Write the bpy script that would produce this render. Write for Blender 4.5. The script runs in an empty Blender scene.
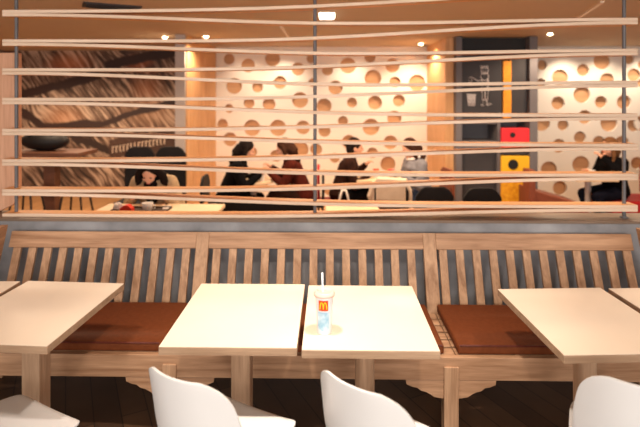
import bpy, bmesh, math, random
from mathutils import Vector, Matrix, Euler
random.seed(7)
S = bpy.context.scene
COL = S.collection
PI = math.pi
# ------------------------------------------------------------------ camera geometry
F = 500.0; CH = 1.80; T = math.radians(1.03)
def P(u, v, Y):
    """a point of the photograph (640x427) at room depth Y"""
    a = (u - 320) / F
    dx = math.cos(T) * a - math.sin(T); dy = math.sin(T) * a + math.cos(T)
    s = Y / dy
    return Vector((s * dx, Y, CH + s * (95 - v) / F))
def XU(u, Y): return P(u, 95, Y).x
def ZV(v, Y, u=320): return P(u, v, Y).z

# ------------------------------------------------------------------ materials
MATS = {}
def s2l(c):
    return tuple(((x/255)/12.92 if x/255 <= .04045 else ((x/255+.055)/1.055)**2.4) for x in c) + (1,)
def newmat(name):
    m = bpy.data.materials.new(name); m.use_nodes = True
    nt = m.node_tree; nt.nodes.clear()
    out = nt.nodes.new('ShaderNodeOutputMaterial'); b = nt.nodes.new('ShaderNodeBsdfPrincipled')
    nt.links.new(b.outputs[0], out.inputs[0])
    MATS[name] = m
    return m, nt, b
def mottled(name, c1, c2, scale=6, rough=.6, bump=.0, stretch=(1, 1, 1), detail=4, spec=.4):
    m, nt, b = newmat(name)
    tc = nt.nodes.new('ShaderNodeTexCoord'); mp = nt.nodes.new('ShaderNodeMapping')
    mp.inputs['Scale'].default_value = stretch
    n = nt.nodes.new('ShaderNodeTexNoise'); n.inputs['Scale'].default_value = scale; n.inputs['Detail'].default_value = detail
    r = nt.nodes.new('ShaderNodeValToRGB'); r.color_ramp.elements[0].position = .3; r.color_ramp.elements[1].position = .7
    r.color_ramp.elements[0].color = s2l(c1); r.color_ramp.elements[1].color = s2l(c2)
    L = nt.links.new
    L(tc.outputs['Object'], mp.inputs[0]); L(mp.outputs[0], n.inputs['Vector']); L(n.outputs[0], r.inputs[0]); L(r.outputs[0], b.inputs['Base Color'])
    b.inputs['Roughness'].default_value = rough; b.inputs['Specular IOR Level'].default_value = spec
    if bump:
        bp = nt.nodes.new('ShaderNodeBump'); bp.inputs['Strength'].default_value = bump; bp.inputs['Distance'].default_value = .01
        L(n.outputs[0], bp.inputs['Height']); L(bp.outputs[0], b.inputs['Normal'])
    return m
def wood(name, c1, c2, axis='x', rough=.5, scale=1.0, c3=None):
    """grain running along one axis of the part"""
    m, nt, b = newmat(name); L = nt.links.new
    tc = nt.nodes.new('ShaderNodeTexCoord'); mp = nt.nodes.new('ShaderNodeMapping')
    st = [14, 14, 14]; st['xyz'.index(axis)] = 1.1
    mp.inputs['Scale'].default_value = [q * scale for q in st]
    oi = nt.nodes.new('ShaderNodeObjectInfo'); va = nt.nodes.new('ShaderNodeVectorMath'); va.operation = 'ADD'
    mm = nt.nodes.new('ShaderNodeMath'); mm.operation = 'MULTIPLY'; mm.inputs[1].default_value = 23
    L(oi.outputs['Random'], mm.inputs[0]); L(tc.outputs['Object'], va.inputs[0]); L(mm.outputs[0], va.inputs[1]); L(va.outputs[0], mp.inputs[0])
    n = nt.nodes.new('ShaderNodeTexNoise'); n.inputs['Scale'].default_value = 1.6; n.inputs['Detail'].default_value = 6; n.inputs['Distortion'].default_value = .6
    n2 = nt.nodes.new('ShaderNodeTexNoise'); n2.inputs['Scale'].default_value = 7; n2.inputs['Detail'].default_value = 3
    mx = nt.nodes.new('ShaderNodeMath'); mx.operation = 'MULTIPLY_ADD'; mx.inputs[1].default_value = .35; 
    L(mp.outputs[0], n.inputs['Vector']); L(mp.outputs[0], n2.inputs['Vector'])
    L(n2.outputs[0], mx.inputs[0]); L(n.outputs[0], mx.inputs[2])
    r = nt.nodes.new('ShaderNodeValToRGB'); e = r.color_ramp.elements
    e[0].position = .45; e[1].position = .88; e[0].color = s2l(c1); e[1].color = s2l(c2)
    L(mx.outputs[0], r.inputs[0]); L(r.outputs[0], b.inputs['Base Color'])
    b.inputs['Roughness'].default_value = rough; b.inputs['Specular IOR Level'].default_value = .35
    bp = nt.nodes.new('ShaderNodeBump'); bp.inputs['Strength'].default_value = .12; bp.inputs['Distance'].default_value = .004
    L(mx.outputs[0], bp.inputs['Height']); L(bp.outputs[0], b.inputs['Normal'])
    return m
def emit(name, c, s):
    m, nt, b = newmat(name)
    b.inputs['Base Color'].default_value = s2l(c); b.inputs['Emission Color'].default_value = s2l(c); b.inputs['Emission Strength'].default_value = s
    return m

wood('pale_wood_x', (218, 188, 160), (240, 214, 190), 'x')
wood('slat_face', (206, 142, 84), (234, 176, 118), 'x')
wood('oak_x', (148, 108, 78), (196, 154, 120), 'x')
wood('oak_y', (148, 108, 78), (196, 154, 120), 'y')
wood('oak_z', (150, 112, 82), (200, 160, 126), 'z')
wood('leg_wood', (160, 126, 98), (200, 166, 136), 'z')
wood('ply_edge', (158, 128, 102), (186, 156, 128), 'x', scale=1.5)
wood('honey_z', (190, 138, 90), (222, 174, 124), 'z')
wood('pink_wood_z', (196, 144, 112), (222, 172, 140), 'z')
wood('hole_wood', (190, 142, 104), (210, 164, 124), 'x', rough=.7)
wood('brown_top', (88, 56, 40), (120, 80, 60), 'x')
mottled('laminate', (226, 208, 186), (231, 214, 193), 3, .42)
mottled('leather', (104, 52, 24), (116, 60, 30), 40, .6, .05, spec=.2)
mottled('leather_edge', (84, 34, 24), (94, 40, 28), 40, .4, .05)
wood('floor_honey_lit', (164, 118, 76), (194, 146, 100), 'y', .4, .5)  # rear floor coloured lighter and warmer, strong light put into the wood tone
mottled('concrete', (112, 112, 115), (164, 164, 167), 3.2, .8, .05, detail=8)
mottled('ledge', (110, 92, 78), (134, 112, 94), 5, .35, stretch=(.5, 4, 4))
mottled('ceiling_tan', (190, 170, 144), (196, 176, 150), 1.0, .8)
mottled('wall_white', (236, 228, 218), (240, 232, 222), 2, .7)
mottled('wall_warm', (150, 112, 84), (160, 122, 92), 2, .8)
mottled('column_grey', (176, 164, 158), (186, 174, 168), 2, .6)
mottled('white_plastic', (226, 224, 222), (230, 228, 226), 2, .35)
mottled('cup_white', (214, 218, 224), (222, 226, 230), 2, .4)
mottled('cup_blue', (120, 176, 206), (214, 230, 240), 26, .4)
mottled('lid_plastic', (206, 176, 164), (214, 186, 174), 4, .3)
mottled('logo_red', (226, 70, 22), (230, 76, 26), 4, .5)
mottled('logo_yellow', (255, 200, 30), (255, 206, 40), 4, .5)
mottled('steel', (96, 94, 96), (110, 108, 110), 8, .4)
mottled('station_grey', (98, 94, 98), (106, 102, 106), 3, .6)
mottled('station_dark', (48, 46, 50), (56, 54, 58), 3, .6)
mottled('station_black', (24, 22, 24), (30, 28, 30), 3, .6)
mottled('chalk', (190, 184, 186), (214, 208, 208), 30, .9)
mottled('sign_orange', (222, 140, 32), (236, 156, 44), 8, .5)
mottled('flap_red', (214, 40, 50), (224, 48, 58), 4, .45)
mottled('flap_yellow', (232, 178, 30), (238, 186, 36), 4, .45)
mottled('print_yellow', (206, 132, 20), (238, 178, 40), 22, .6)
mottled('black', (16, 14, 15), (26, 23, 24), 6, .55)
mottled('black_seat', (24, 22, 23), (34, 31, 33), 6, .6, spec=.2)
mottled('red_seat', (150, 20, 24), (176, 28, 32), 5, .5)
mottled('brown_seat', (120, 62, 42), (138, 74, 52), 5, .5)
mottled('skin', (214, 158, 130), (226, 172, 144), 5, .5)
mottled('lips', (170, 80, 72), (180, 88, 80), 5, .5)
mottled('hair_black', (14, 9, 8), (34, 22, 18), 60, .8, stretch=(3, 3, .5), spec=.15)
mottled('hair_brown', (36, 20, 14), (74, 42, 26), 60, .8, stretch=(3, 3, .5), spec=.15)
mottled('hair_fair', (84, 54, 34), (128, 88, 56), 60, .8, stretch=(3, 3, .5), spec=.15)
mottled('coat_khaki', (160, 134, 104), (184, 158, 124), 12, .9, .2)
mottled('cloth_black', (7, 6, 8), (16, 14, 16), 12, .95, .2, spec=.1)
mottled('cloth_rust', (58, 20, 14), (82, 30, 20), 12, .95, .2, spec=.1)
mottled('cloth_brown', (34, 18, 13), (54, 30, 22), 12, .95, .2, spec=.1)
mottled('cloth_grey', (104, 104, 112), (132, 130, 136), 12, .9, .2)
mottled('cloth_navy', (12, 13, 24), (22, 24, 38), 12, .95, .2, spec=.1)
mottled('denim', (34, 52, 84), (56, 74, 106), 20, .9, .2)
mottled('cloth_cream', (214, 190, 168), (230, 208, 186), 8, .9, .2)
mottled('cloth_white', (226, 216, 210), (238, 230, 224), 8, .9)
mottled('bag_white', (214, 204, 196), (230, 220, 212), 8, .8)
mottled('box_red', (214, 44, 20), (228, 60, 30), 5, .5)
mottled('china', (220, 212, 206), (230, 222, 216), 5, .3)
mottled('tray_dark', (54, 38, 30), (66, 48, 38), 5, .5)
mottled('light_table', (226, 196, 160), (232, 203, 168), 3, .45)
emit('bulb', (255, 226, 180), 14)
emit('panel_light', (255, 244, 226), 7)

# floor: planks, darker brown, running into the room
m, nt, b = newmat('floor_planks'); L = nt.links.new
tc = nt.nodes.new('ShaderNodeTexCoord'); mp = nt.nodes.new('ShaderNodeMapping'); mp.inputs['Rotation'].default_value = (0, 0, math.radians(62))
br = nt.nodes.new('ShaderNodeTexBrick'); br.inputs['Scale'].default_value = 1; br.inputs['Brick Width'].default_value = 1.2; br.inputs['Row Height'].default_value = .14
br.inputs['Mortar Size'].default_value = .003; br.inputs['Color1'].default_value = s2l((118, 84, 58)); br.inputs['Color2'].default_value = s2l((88, 62, 44)); br.inputs['Mortar'].default_value = s2l((48, 34, 26))
nz = nt.nodes.new('ShaderNodeTexNoise'); nz.inputs['Scale'].default_value = 5; nz.inputs['Detail'].default_value = 8
mx = nt.nodes.new('ShaderNodeMixRGB'); mx.blend_type = 'MULTIPLY'; mx.inputs[0].default_value = .5
L(tc.outputs['Object'], mp.inputs[0]); L(mp.outputs[0], br.inputs['Vector']); L(mp.outputs[0], nz.inputs['Vector']); L(br.outputs[0], mx.inputs[1]); L(nz.outputs[0], mx.inputs[2]); L(mx.outputs[0], b.inputs['Base Color'])
b.inputs['Roughness'].default_value = .5

# printed mural of straw and branches
def mural_material():
    m, nt, b = newmat('mural_print'); L = nt.links.new
    def M(op, a, c=None, d=None):
        n = nt.nodes.new('ShaderNodeMath'); n.operation = op
        for i, q in enumerate((a, c, d)):
            if q is None: continue
            if isinstance(q, (int, float)): n.inputs[i].default_value = q
            else: L(q, n.inputs[i])
        return n.outputs[0]
    def mixc(fac, a, col):
        n = nt.nodes.new('ShaderNodeMixRGB'); L(fac, n.inputs[0]); L(a, n.inputs[1]); n.inputs[2].default_value = s2l(col); return n.outputs[0]
    tc = nt.nodes.new('ShaderNodeTexCoord'); sp = nt.nodes.new('ShaderNodeSeparateXYZ'); L(tc.outputs['Object'], sp.inputs[0])
    x, z = sp.outputs[0], sp.outputs[2]
    # straw: streaks leaning from upper left to lower right
    ca, sa = math.cos(math.radians(52)), math.sin(math.radians(52))
    bend = nt.nodes.new('ShaderNodeTexNoise'); bend.inputs['Scale'].default_value = 1.1; L(tc.outputs['Object'], bend.inputs['Vector'])
    across = M('ADD', M('ADD', M('MULTIPLY', x, sa), M('MULTIPLY', z, ca)), M('MULTIPLY', bend.outputs[0], .35))
    along = M('SUBTRACT', M('MULTIPLY', x, ca), M('MULTIPLY', z, sa))
    mp = nt.nodes.new('ShaderNodeCombineXYZ'); L(M('MULTIPLY', across, 17), mp.inputs[0]); L(M('MULTIPLY', along, 1.6), mp.inputs[1])
    wv = nt.nodes.new('ShaderNodeTexNoise'); wv.inputs['Scale'].default_value = 1.2; wv.inputs['Detail'].default_value = 6; wv.inputs['Distortion'].default_value = .3
    L(mp.outputs[0], wv.inputs['Vector'])
    big = nt.nodes.new('ShaderNodeTexNoise'); big.inputs['Scale'].default_value = 1.3; L(tc.outputs['Object'], big.inputs['Vector'])
    val = M('ADD', M('MULTIPLY', wv.outputs[0], .75), M('MULTIPLY', big.outputs[0], .25))
    r = nt.nodes.new('ShaderNodeValToRGB'); e = r.color_ramp.elements
    e[0].position = .40; e[0].color = s2l((44, 31, 25)); e[1].position = .62; e[1].color = s2l((196, 168, 144))
    k = e.new(.5); k.color = s2l((104, 78, 62))
    L(val, r.inputs[0]); c = r.outputs[0]
    wob = nt.nodes.new('ShaderNodeTexNoise'); wob.inputs['Scale'].default_value = 3; L(tc.outputs['Object'], wob.inputs['Vector'])
    w = M('MULTIPLY', M('SUBTRACT', wob.outputs[0], .5), .16)
    def line(x0, z0, x1, z1, wd, col, soft=.03, s=1.0):
        nonlocal c
        sl = (z1-z0)/(x1-x0)
        d = M('ABSOLUTE', M('SUBTRACT', M('ADD', z, w), M('ADD', M('MULTIPLY', x, sl), z0 - sl*x0)))
        f = M('SUBTRACT', 1, M('DIVIDE', M('SUBTRACT', d, wd), soft)); f = M('MINIMUM', M('MAXIMUM', f, 0), s)
        g = M('MULTIPLY', M('GREATER_THAN', x, x0), M('LESS_THAN', x, x1))
        c = mixc(M('MULTIPLY', f, g), c, col)
    def blob(x0, z0, rx, rz, col, s):
        nonlocal c
        d = M('SQRT', M('ADD', M('POWER', M('DIVIDE', M('SUBTRACT', x, x0), rx), 2), M('POWER', M('DIVIDE', M('SUBTRACT', z, z0), rz), 2)))
        f = M('MULTIPLY', M('MINIMUM', M('MAXIMUM', M('SUBTRACT', 1.2, d), 0), 1), s)
        c = mixc(f, c, col)
    Y = 8.86
    def q(u, v): p = P(u, v, Y); return p.x, p.z
    blob(*q(68, 64), .42, .22, (196, 120, 76), .6); blob(*q(136, 62), .3, .14, (176, 96, 52), .65); blob(*q(146, 88), .34, .3, (170, 104, 62), .55)
    blob(*q(62, 118), .4, .26, (190, 132, 92), .6); blob(*q(150, 112), .6, .3, (184, 136, 100), .45)
    line(*q(14, 96), *q(100, 74), .07, (52, 30, 24)); line(*q(100, 124), *q(180, 100), .045, (52, 32, 26)); line(*q(44, 128), *q(100, 124), .07, (54, 34, 28))
    line(*q(14, 108), *q(44, 128), .07, (52, 32, 26)); line(*q(104, 66), *q(180, 50), .07, (50, 30, 24)); line(*q(70, 138), *q(112, 152), .05, (48, 32, 26))
    line(*q(108, 150), *q(182, 138), .16, (70, 46, 36), s=.95)
    L(c, b.inputs['Base Color']); b.inputs['Roughness'].default_value = .6
    return m
mural_material()

# ------------------------------------------------------------------ mesh helpers
def TR(loc=(0, 0, 0), rot=(0, 0, 0), sc=(1, 1, 1)):
    return Matrix.Translation(loc) @ Euler(rot).to_matrix().to_4x4() @ Matrix.Diagonal((*sc, 1))
def box(bm, c, s, rot=(0, 0, 0)):
    bmesh.ops.create_cube(bm, size=1, matrix=TR(c, rot, s))
def bx(bm, x0, x1, y0, y1, z0, z1):
    box(bm, ((x0+x1)/2, (y0+y1)/2, (z0+z1)/2), (x1-x0, y1-y0, z1-z0))
def cyl(bm, c, r, h, r2=None, seg=24, rot=(0, 0, 0)):
    bmesh.ops.create_cone(bm, cap_ends=True, cap_tris=False, segments=seg, radius1=r, radius2=r if r2 is None else r2, depth=h, matrix=TR(c, rot))
def ball(bm, c, s, rot=(0, 0, 0), u=20, v=14):
    bmesh.ops.create_uvsphere(bm, u_segments=u, v_segments=v, radius=1, matrix=TR(c, rot, s))
def tube(bm, pts, r, seg=8, closed=False):
    pts = [Vector(p) for p in pts]; rings = []
    rr = r if isinstance(r, (list, tuple)) else [r]*len(pts)
    up = Vector((0, 0, 1))
    for i, p in enumerate(pts):
        d = (pts[min(i+1, len(pts)-1)] - pts[max(i-1, 0)]).normalized()
        a = d.cross(up)
        if a.length < .05: a = d.cross(Vector((1, 0, 0)))
        a.normalize(); bb = d.cross(a)
        rings.append([bm.verts.new(p + (a*math.cos(2*PI*k/seg) + bb*math.sin(2*PI*k/seg))*rr[i]) for k in range(seg)])
    for i in range(len(rings)-1):
        for k in range(seg):
            bm.faces.new((rings[i][k], rings[i][(k+1) % seg], rings[i+1][(k+1) % seg], rings[i+1][k]))
    bm.faces.new(rings[0][::-1]); bm.faces.new(rings[-1])
def lathe(bm, prof, c=(0, 0, 0), seg=32):
    rings = []
    for r, z in prof:
        rings.append([bm.verts.new((c[0]+r*math.cos(2*PI*k/seg), c[1]+r*math.sin(2*PI*k/seg), c[2]+z)) for k in range(seg)])
    for i in range(len(rings)-1):
        for k in range(seg):
            bm.faces.new((rings[i][k], rings[i][(k+1) % seg], rings[i+1][(k+1) % seg], rings[i+1][k]))
    bm.faces.new(rings[0][::-1]); bm.faces.new(rings[-1])
def prism(bm, pts, axis, a0, a1):
    """outline in two coordinates pulled along the third"""
    def V(p, a):
        return {'x': (a, p[0], p[1]), 'y': (p[0], a, p[1]), 'z': (p[0], p[1], a)}[axis]
    A = [bm.verts.new(V(p, a0)) for p in pts]; B = [bm.verts.new(V(p, a1)) for p in pts]
    n = len(pts)
    bm.faces.new(A); bm.faces.new(B[::-1])
    for i in range(n): bm.faces.new((A[i], B[i], B[(i+1) % n], A[(i+1) % n]))
def obj(name, bm, mat, parent=None, bevel=0, smooth=False, loc=None, seg=2):
    bmesh.ops.recalc_face_normals(bm, faces=bm.faces)
    me = bpy.data.meshes.new(name); bm.to_mesh(me); bm.free()
    me.materials.append(MATS[mat])
    if smooth:
        for p in me.polygons: p.use_smooth = True
    o = bpy.data.objects.new(name, me); COL.objects.link(o)
    if parent: o.parent = parent
    if loc: o.location = loc
    if bevel:
        md = o.modifiers.new('bevel', 'BEVEL'); md.width = bevel; md.segments = seg; md.limit_method = 'ANGLE'
    return o
def tag(o, label, cat, group=None, kind=None):
    if label: o['label'] = label
    if cat: o['category'] = cat
    if group: o['group'] = group
    if kind: o['kind'] = kind
    return o
def thing(name, label, cat, loc=(0, 0, 0), rz=0, group=None):
    o = bpy.data.objects.new(name, None); COL.objects.link(o)
    o.location = loc; o.rotation_euler = (0, 0, rz); o.empty_display_size = .1
    return tag(o, label, cat, group)
def struct(name, bm, mat, bevel=0):
    o = obj(name, bm, mat, bevel=bevel); o['kind'] = 'structure'; return o
def copy_tree(o, parent=None):
    c = o.copy(); COL.objects.link(c); c.parent = parent
    for ch in list(o.children): copy_tree(ch, c)
    return c
def dup(o, label, loc, rz=0, group=None):
    c = copy_tree(o); c.location = loc; c.rotation_euler = (0, 0, rz); c['label'] = label
    if group: c['group'] = group
    return c
N = bmesh.new
def B(*a):
    bm = N(); bx(bm, *a); return bm

# ------------------------------------------------------------------ room shell
CZ = 2.6; WY = 8.3
XL, XR = -6.5, 6.5
struct('floor', B(XL, XR, -2.6, 3.5, -.1, 0), 'floor_planks')
struct('floor_rear', B(XL, XR, 3.5, 9.0, -.1, 0), 'floor_honey_lit')
struct('ceiling', B(XL, XR, -2.6, 9.0, CZ, CZ+.1), 'ceiling_tan')
struct('wall_left', B(XL-.1, XL, -2.6, 9.0, -.1, CZ+.1), 'wall_warm')
struct('wall_right', B(XR, XR+.1, -2.6, 9.0, -.1, CZ+.1), 'wall_warm')
struct('wall_back', B(XL, XR, 9.0, 9.1, -.1, CZ+.1), 'wall_white')
# short wing wall: pale front edge, honey wood panelling on its right side
struct('wall_wing', B(-2.03, -1.90, 6.56, 9.0, 0, CZ), 'column_grey')
bm = N()
for k in range(6): bx(bm, -1.90, -1.882, 6.60+.284*k, 6.60+.284*k+.28, 0, CZ)
struct('trim_1', bm, 'honey_z', .002)

# dotted wall: a white board with round holes over a wooden backing
DOTS = [(229,59,5.5),(221,72.5,6.5),(248,65.5,7),(234,86,8),(220,96,5.5),(257.5,87,5.5),(272.5,59,7.5),(298,69,6.5),(280,82.5,6.5),(300,100,8),(269,104,6.5),(249,103,5.5),
 (222.5,124.5,5.5),(252,128,8.3),(278,128,8.3),(303,127.5,7),(230,139.5,7),(221,154.5,7),(300,149.5,8.5),(229,108.5,4.5),(316,149.5,6),(313,82.5,4.5),(311,58.5,4.5),
 (327.5,70,5.5),(348,65.5,8),(370,57,5.5),(392.5,65.5,7),(373,78,8.3),(395,82,5.5),(417,83,8.3),(335.5,87.5,7),(352,102.5,5),(375,102.5,7),(399,100.5,6),(419.5,107,7.5),(324,106,7.5),
 (343,121,5),(371,127,8.4),(394.5,118,7.2),(418,133,8.4),(324.5,131,6),(349,142,7),(390.5,142.5,7),(372.5,153,5.5),(388,164,7.5),(335,158,5),(252,152,5),(276,156,6),
 (241,172,7),(262,186,6),(290,176,7),(350,178,6),(412,160,6),(330,190,6),(240,205,6),(300,205,7),(372,196,7),(405,190,6)]
DOTS2 = [(560,77.5,8),(542,65,5),(541,83,4.5),(583,70,6),(602,61,8.3),(607,80,7),(629,59,5),(634,75,6.5),(558,103,6.5),(582,94.5,8.3),(601,102,6),(624,102,7),
 (542,123,8),(563,125,5.5),(585,117,7),(609,123,8.4),(634,125,6.5),(580,137.5,6),(599,142,6),(559,146,7),(622,143,7),(581,164.5,8.5),(549,169.5,8),(637,163,6),(605,168,6.5),
 (560,188,7),(590,192,7),(620,186,7),(546,205,6),(575,212,7)]
def dotted_wall(name, x0, x1, dots):
    cu = bpy.data.curves.new(name, 'CURVE'); cu.dimensions = '2D'; cu.fill_mode = 'BOTH'; cu.extrude = .02
    def spl(pts):
        sp = cu.splines.new('POLY'); sp.points.add(len(pts)-1)
        for q, p in zip(sp.points, pts): q.co = (p[0], p[1], 0, 1)
        sp.use_cyclic_u = True
    spl([(x0, 0), (x1, 0), (x1, CZ), (x0, CZ)])
    for u, v, r in dots:
        p = P(u, v, WY); r = r*WY/F
        if p.x-r < x0+.01 or p.x+r > x1-.01: continue
        spl([(p.x + r*math.cos(a*2*PI/40), p.z + r*math.sin(a*2*PI/40)) for a in range(40)])
    tmp = bpy.data.objects.new(name, cu); COL.objects.link(tmp)
    bpy.context.view_layer.update()
    me = bpy.data.meshes.new_from_object(tmp.evaluated_get(bpy.context.evaluated_depsgraph_get()))
    bpy.data.objects.remove(tmp)
    me.transform(Matrix.Translation((0, WY+.02, 0)) @ Matrix.Rotation(PI/2, 4, 'X'))
    me.materials.clear(); me.materials.append(MATS['wall_white'])
    o = bpy.data.objects.new(name, me); COL.objects.link(o); o['kind'] = 'structure'
    return o
DXR = 1.62
dd = list(DOTS2)
for u, v, r in DOTS2[:]:                       # the pattern goes on past the frame's right edge
    if u < 625: dd.append((u+101, v, r))
dotted_wall('wall_dotted_left', -1.882, DXR, DOTS)
dotted_wall('wall_dotted_right', 2.86, XR, dd)
bm = N(); bx(bm, -1.882, DXR, WY+.055, WY+.075, 0, CZ); bx(bm, 2.86, XR, WY+.055, WY+.075, 0, CZ)
struct('trim_2', bm, 'hole_wood')

# wood-clad box between the dotted walls
bm = N()
for k in range(5): bx(bm, DXR, DXR+.02, 7.0+.26*k, 7.0+.26*k+.256, 0, CZ)
bx(bm, DXR, XU(454.5, 7.0), 6.98, 7.0, 0, CZ)
struct('trim_3', bm, 'honey_z', .002)

# mural
p0 = XU(14, 8.9)
bm = B(XL, -2.03, 8.9, 8.96, 0, P(100, 50.5, 8.9).z)
tag(obj('wall_mural', bm, 'mural_print', bevel=.002), 'large printed mural of brown straw and dark branches on the far left wall', 'mural')
bm = N()
rnd = random.Random(3)
for k in range(15):
    u = 112 + k*3.7; v = 149 - k*.62
    p = P(u, v, 8.897)
    bx(bm, p.x, p.x+.018, 8.895, 8.9, p.z-.07, p.z+.05)
    if rnd.random() < .8: bx(bm, p.x, p.x+.045, 8.895, 8.9, p.z+.032, p.z+.05)
    if rnd.random() < .5: bx(bm, p.x, p.x+.04, 8.895, 8.9, p.z-.07, p.z-.052)
obj('faded_lettering', bm, 'cloth_cream', bpy.data.objects['wall_mural'])

# low divider wall and its ledge
struct('wall_low', B(-2.55, 2.45, 3.43, 3.66, 0, .925), 'concrete')
struct('trim_4', B(-2.56, 2.46, 3.425, 3.67, .925, .944), 'ledge', .002)

# ------------------------------------------------------------------ lamps on the ceiling
def downlight(u, v, label):
    d = (CZ-CH)*F/(95-v); x = XU(u, d)
    t = thing('downlight', label, 'ceiling light', (x, d, CZ), 0, 'small round ceiling lights')
    bm = N(); lathe(bm, [(.030, 0), (.056, 0), (.056, -.012), (.046, -.016), (.034, -.010), (.030, 0)], seg=24); obj('rim', bm, 'ceiling_tan', t, smooth=True)
    bm = N(); ball(bm, (0, 0, -.012), (.034, .034, .026)); obj('bulb', bm, 'bulb', t, smooth=True)
    return t
downlight(165, 35.5, 'small glowing ceiling light nearest the mural, left of the pale wing wall')
downlight(206, 35, 'small glowing ceiling light in front of the wood panelling right of the pale wing wall')
downlight(421, 43, 'small glowing ceiling light before the dotted wall, left of the waste station')
downlight(550, 33, 'small glowing ceiling light right of the waste station')
t = thing('ceiling_light', 'rectangular glowing ceiling light with rounded corners beside the middle pole', 'ceiling light', (XU(327, 5), 5.0, CZ))
bm = N(); bx(bm, -.075, .075, -.17, .17, -.02, 0); obj('diffuser', bm, 'panel_light', t, bevel=.018, seg=4)
bm = N(); bx(bm, -.09, .09, -.185, .185, -.006, 0); obj('rim', bm, 'ceiling_tan', t)
t = thing('ceiling_track', 'thin pale track along the ceiling left of the rectangular light', 'track', (-.555, 6.35, CZ), 0, 'ceiling tracks')
bm = N(); box(bm, (0, 0, -.008), (.03, 1.15, .016)); obj('rail', bm, 'laminate', t)
t = thing('ceiling_track', 'thin slanting pale track along the ceiling above the right end of the screen', 'track', (2.47, 4.85, CZ), math.atan2(-.27, 1.03)*1, 'ceiling tracks')
bm = N(); box(bm, (0, 0, -.008), (.03, 1.15, .016)); obj('rail', bm, 'laminate', t)
t = thing('ceiling_vent', 'dark grille in the ceiling at the upper left', 'vent', (-1.95, 4.46, CZ), .5)
bm = N(); bx(bm, -.24, .24, -.12, .12, -.012, 0); obj('frame', bm, 'station_dark', t)
bm = N()
for k in range(5): bx(bm, -.21, .21, -.09+.04*k, -.075+.04*k, -.02, -.012)
obj('slat', bm, 'station_black', t)

# ------------------------------------------------------------------ slatted screen on the ledge
SY = 3.53
scr = thing('slatted_screen', 'openwork screen of pale bent wood slats on dark poles above the low wall', 'screen', (0, SY, .944))
XP = [XU(16.5, SY), XU(315, SY), XU(624, SY)]
for x in XP:
    bm = N(); cyl(bm, (x, 0, (CZ-.944)/2), .0125, CZ-.944-.002, seg=20); cyl(bm, (x, 0, .004), .028, .008); obj('pole', bm, 'steel', scr, smooth=False)
FY = 3.475
Ls = [13, 42.5, 71.5, 101, 132, 162.5, 192.5]
Rs = [-10, 21, 52, 84, 117, 147, 177, 208.5]
Ms = [6, 23, 38, 53, 66.5, 84, 96.5, 112.5, 127, 142, 157.5, 173.5, 188.5, 204]
def hermite(x, x0, y0, m0, x1, y1, m1):
    h = x1-x0; t = (x-x0)/h
    return (2*t**3-3*t**2+1)*y0 + (t**3-2*t**2+t)*h*m0 + (-2*t**3+3*t**2)*y1 + (t**3-t**2)*h*m1
XE0, XE1 = XU(2, FY), XU(638, FY)
TH = .0225; DE = .055
def strip(zl, zm, zr, x1=None):
    m = .75*((zr-zm)/(XP[2]-XP[1]) + (zm-zl)/(XP[1]-XP[0]))     # slope of a clamped spline in the middle
    bm = N(); secs = []
    n = 64; e1 = x1 or XE1
    for i in range(n+1):
        x = XE0 + (e1-XE0)*i/n
        if x <= XP[0]: z = zl
        elif x <= XP[1]: z = hermite(x, XP[0], zl, 0, XP[1], zm, m)
        elif x <= XP[2]: z = hermite(x, XP[1], zm, m, XP[2], zr, 0)
        else: z = zr
        z -= .944
        secs.append([bm.verts.new((x, y, z+dz)) for y, dz in ((-DE, -TH/2), (-DE, TH/2), (DE, TH/2), (DE, -TH/2))])
    for a, c in zip(secs, secs[1:]):
        for k in range(4): bm.faces.new((a[k], a[(k+1) % 4], c[(k+1) % 4], c[k]))
    bm.faces.new(secs[0][::-1]); bm.faces.new(secs[-1])
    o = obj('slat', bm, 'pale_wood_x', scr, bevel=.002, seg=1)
    o.data.materials.append(MATS['slat_face'])                    # broad faces a deeper honey tone, the edges pale
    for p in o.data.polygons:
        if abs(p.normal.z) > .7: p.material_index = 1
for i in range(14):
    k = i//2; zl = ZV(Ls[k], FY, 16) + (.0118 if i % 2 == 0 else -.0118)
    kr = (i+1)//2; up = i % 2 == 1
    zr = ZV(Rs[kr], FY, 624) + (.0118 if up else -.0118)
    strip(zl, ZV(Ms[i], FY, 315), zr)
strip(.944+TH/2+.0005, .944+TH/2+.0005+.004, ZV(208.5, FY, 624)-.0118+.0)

# tall pale panel standing on the low wall at the left
bm = N()
pts = [(-2.60, .944), (-2.42, .944), (-2.30, 1.0), (-2.262, 1.08), (-2.262, ZV(53, 3.63, 5)), (-2.60, ZV(53, 3.63, 5))]
prism(bm, pts, 'y', 3.60, 3.645)
tag(obj('partition_panel', bm, 'pink_wood_z', bevel=.006), 'tall pale wooden panel standing on the low wall at the left edge', 'panel')

# ------------------------------------------------------------------ long slatted bench
BX0, BX1 = -2.165, 2.015
def recline(z): return 3.215 + (z-.43)*.36          # front face of the backrest at height z
bench = thing('slatted_bench', 'long oak bench with slatted reclined backrest along the low wall', 'bench', (0, 0, 0))
ang = math.atan(.36)
def on_back(x0, x1, z0, z1, th, name, mat, lift=0):
    bm = N(); y0, y1 = recline(z0), recline(z1)
    nrm = Vector((0, -math.cos(ang), math.sin(ang)))
    a = [Vector((x, y, z)) + nrm*lift for x, y, z in ((x0, y0, z0), (x1, y0, z0), (x1, y1, z1), (x0, y1, z1))]
    b_ = [p - nrm*th for p in a]
    va = [bm.verts.new(p) for p in a]; vb = [bm.verts.new(p) for p in b_]
    bm.faces.new(va); bm.faces.new(vb[::-1])
    for i in range(4): bm.faces.new((va[i], va[(i+1) % 4], vb[(i+1) % 4], vb[i]))
    return obj(name, bm, mat, bench, bevel=.003)
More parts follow.
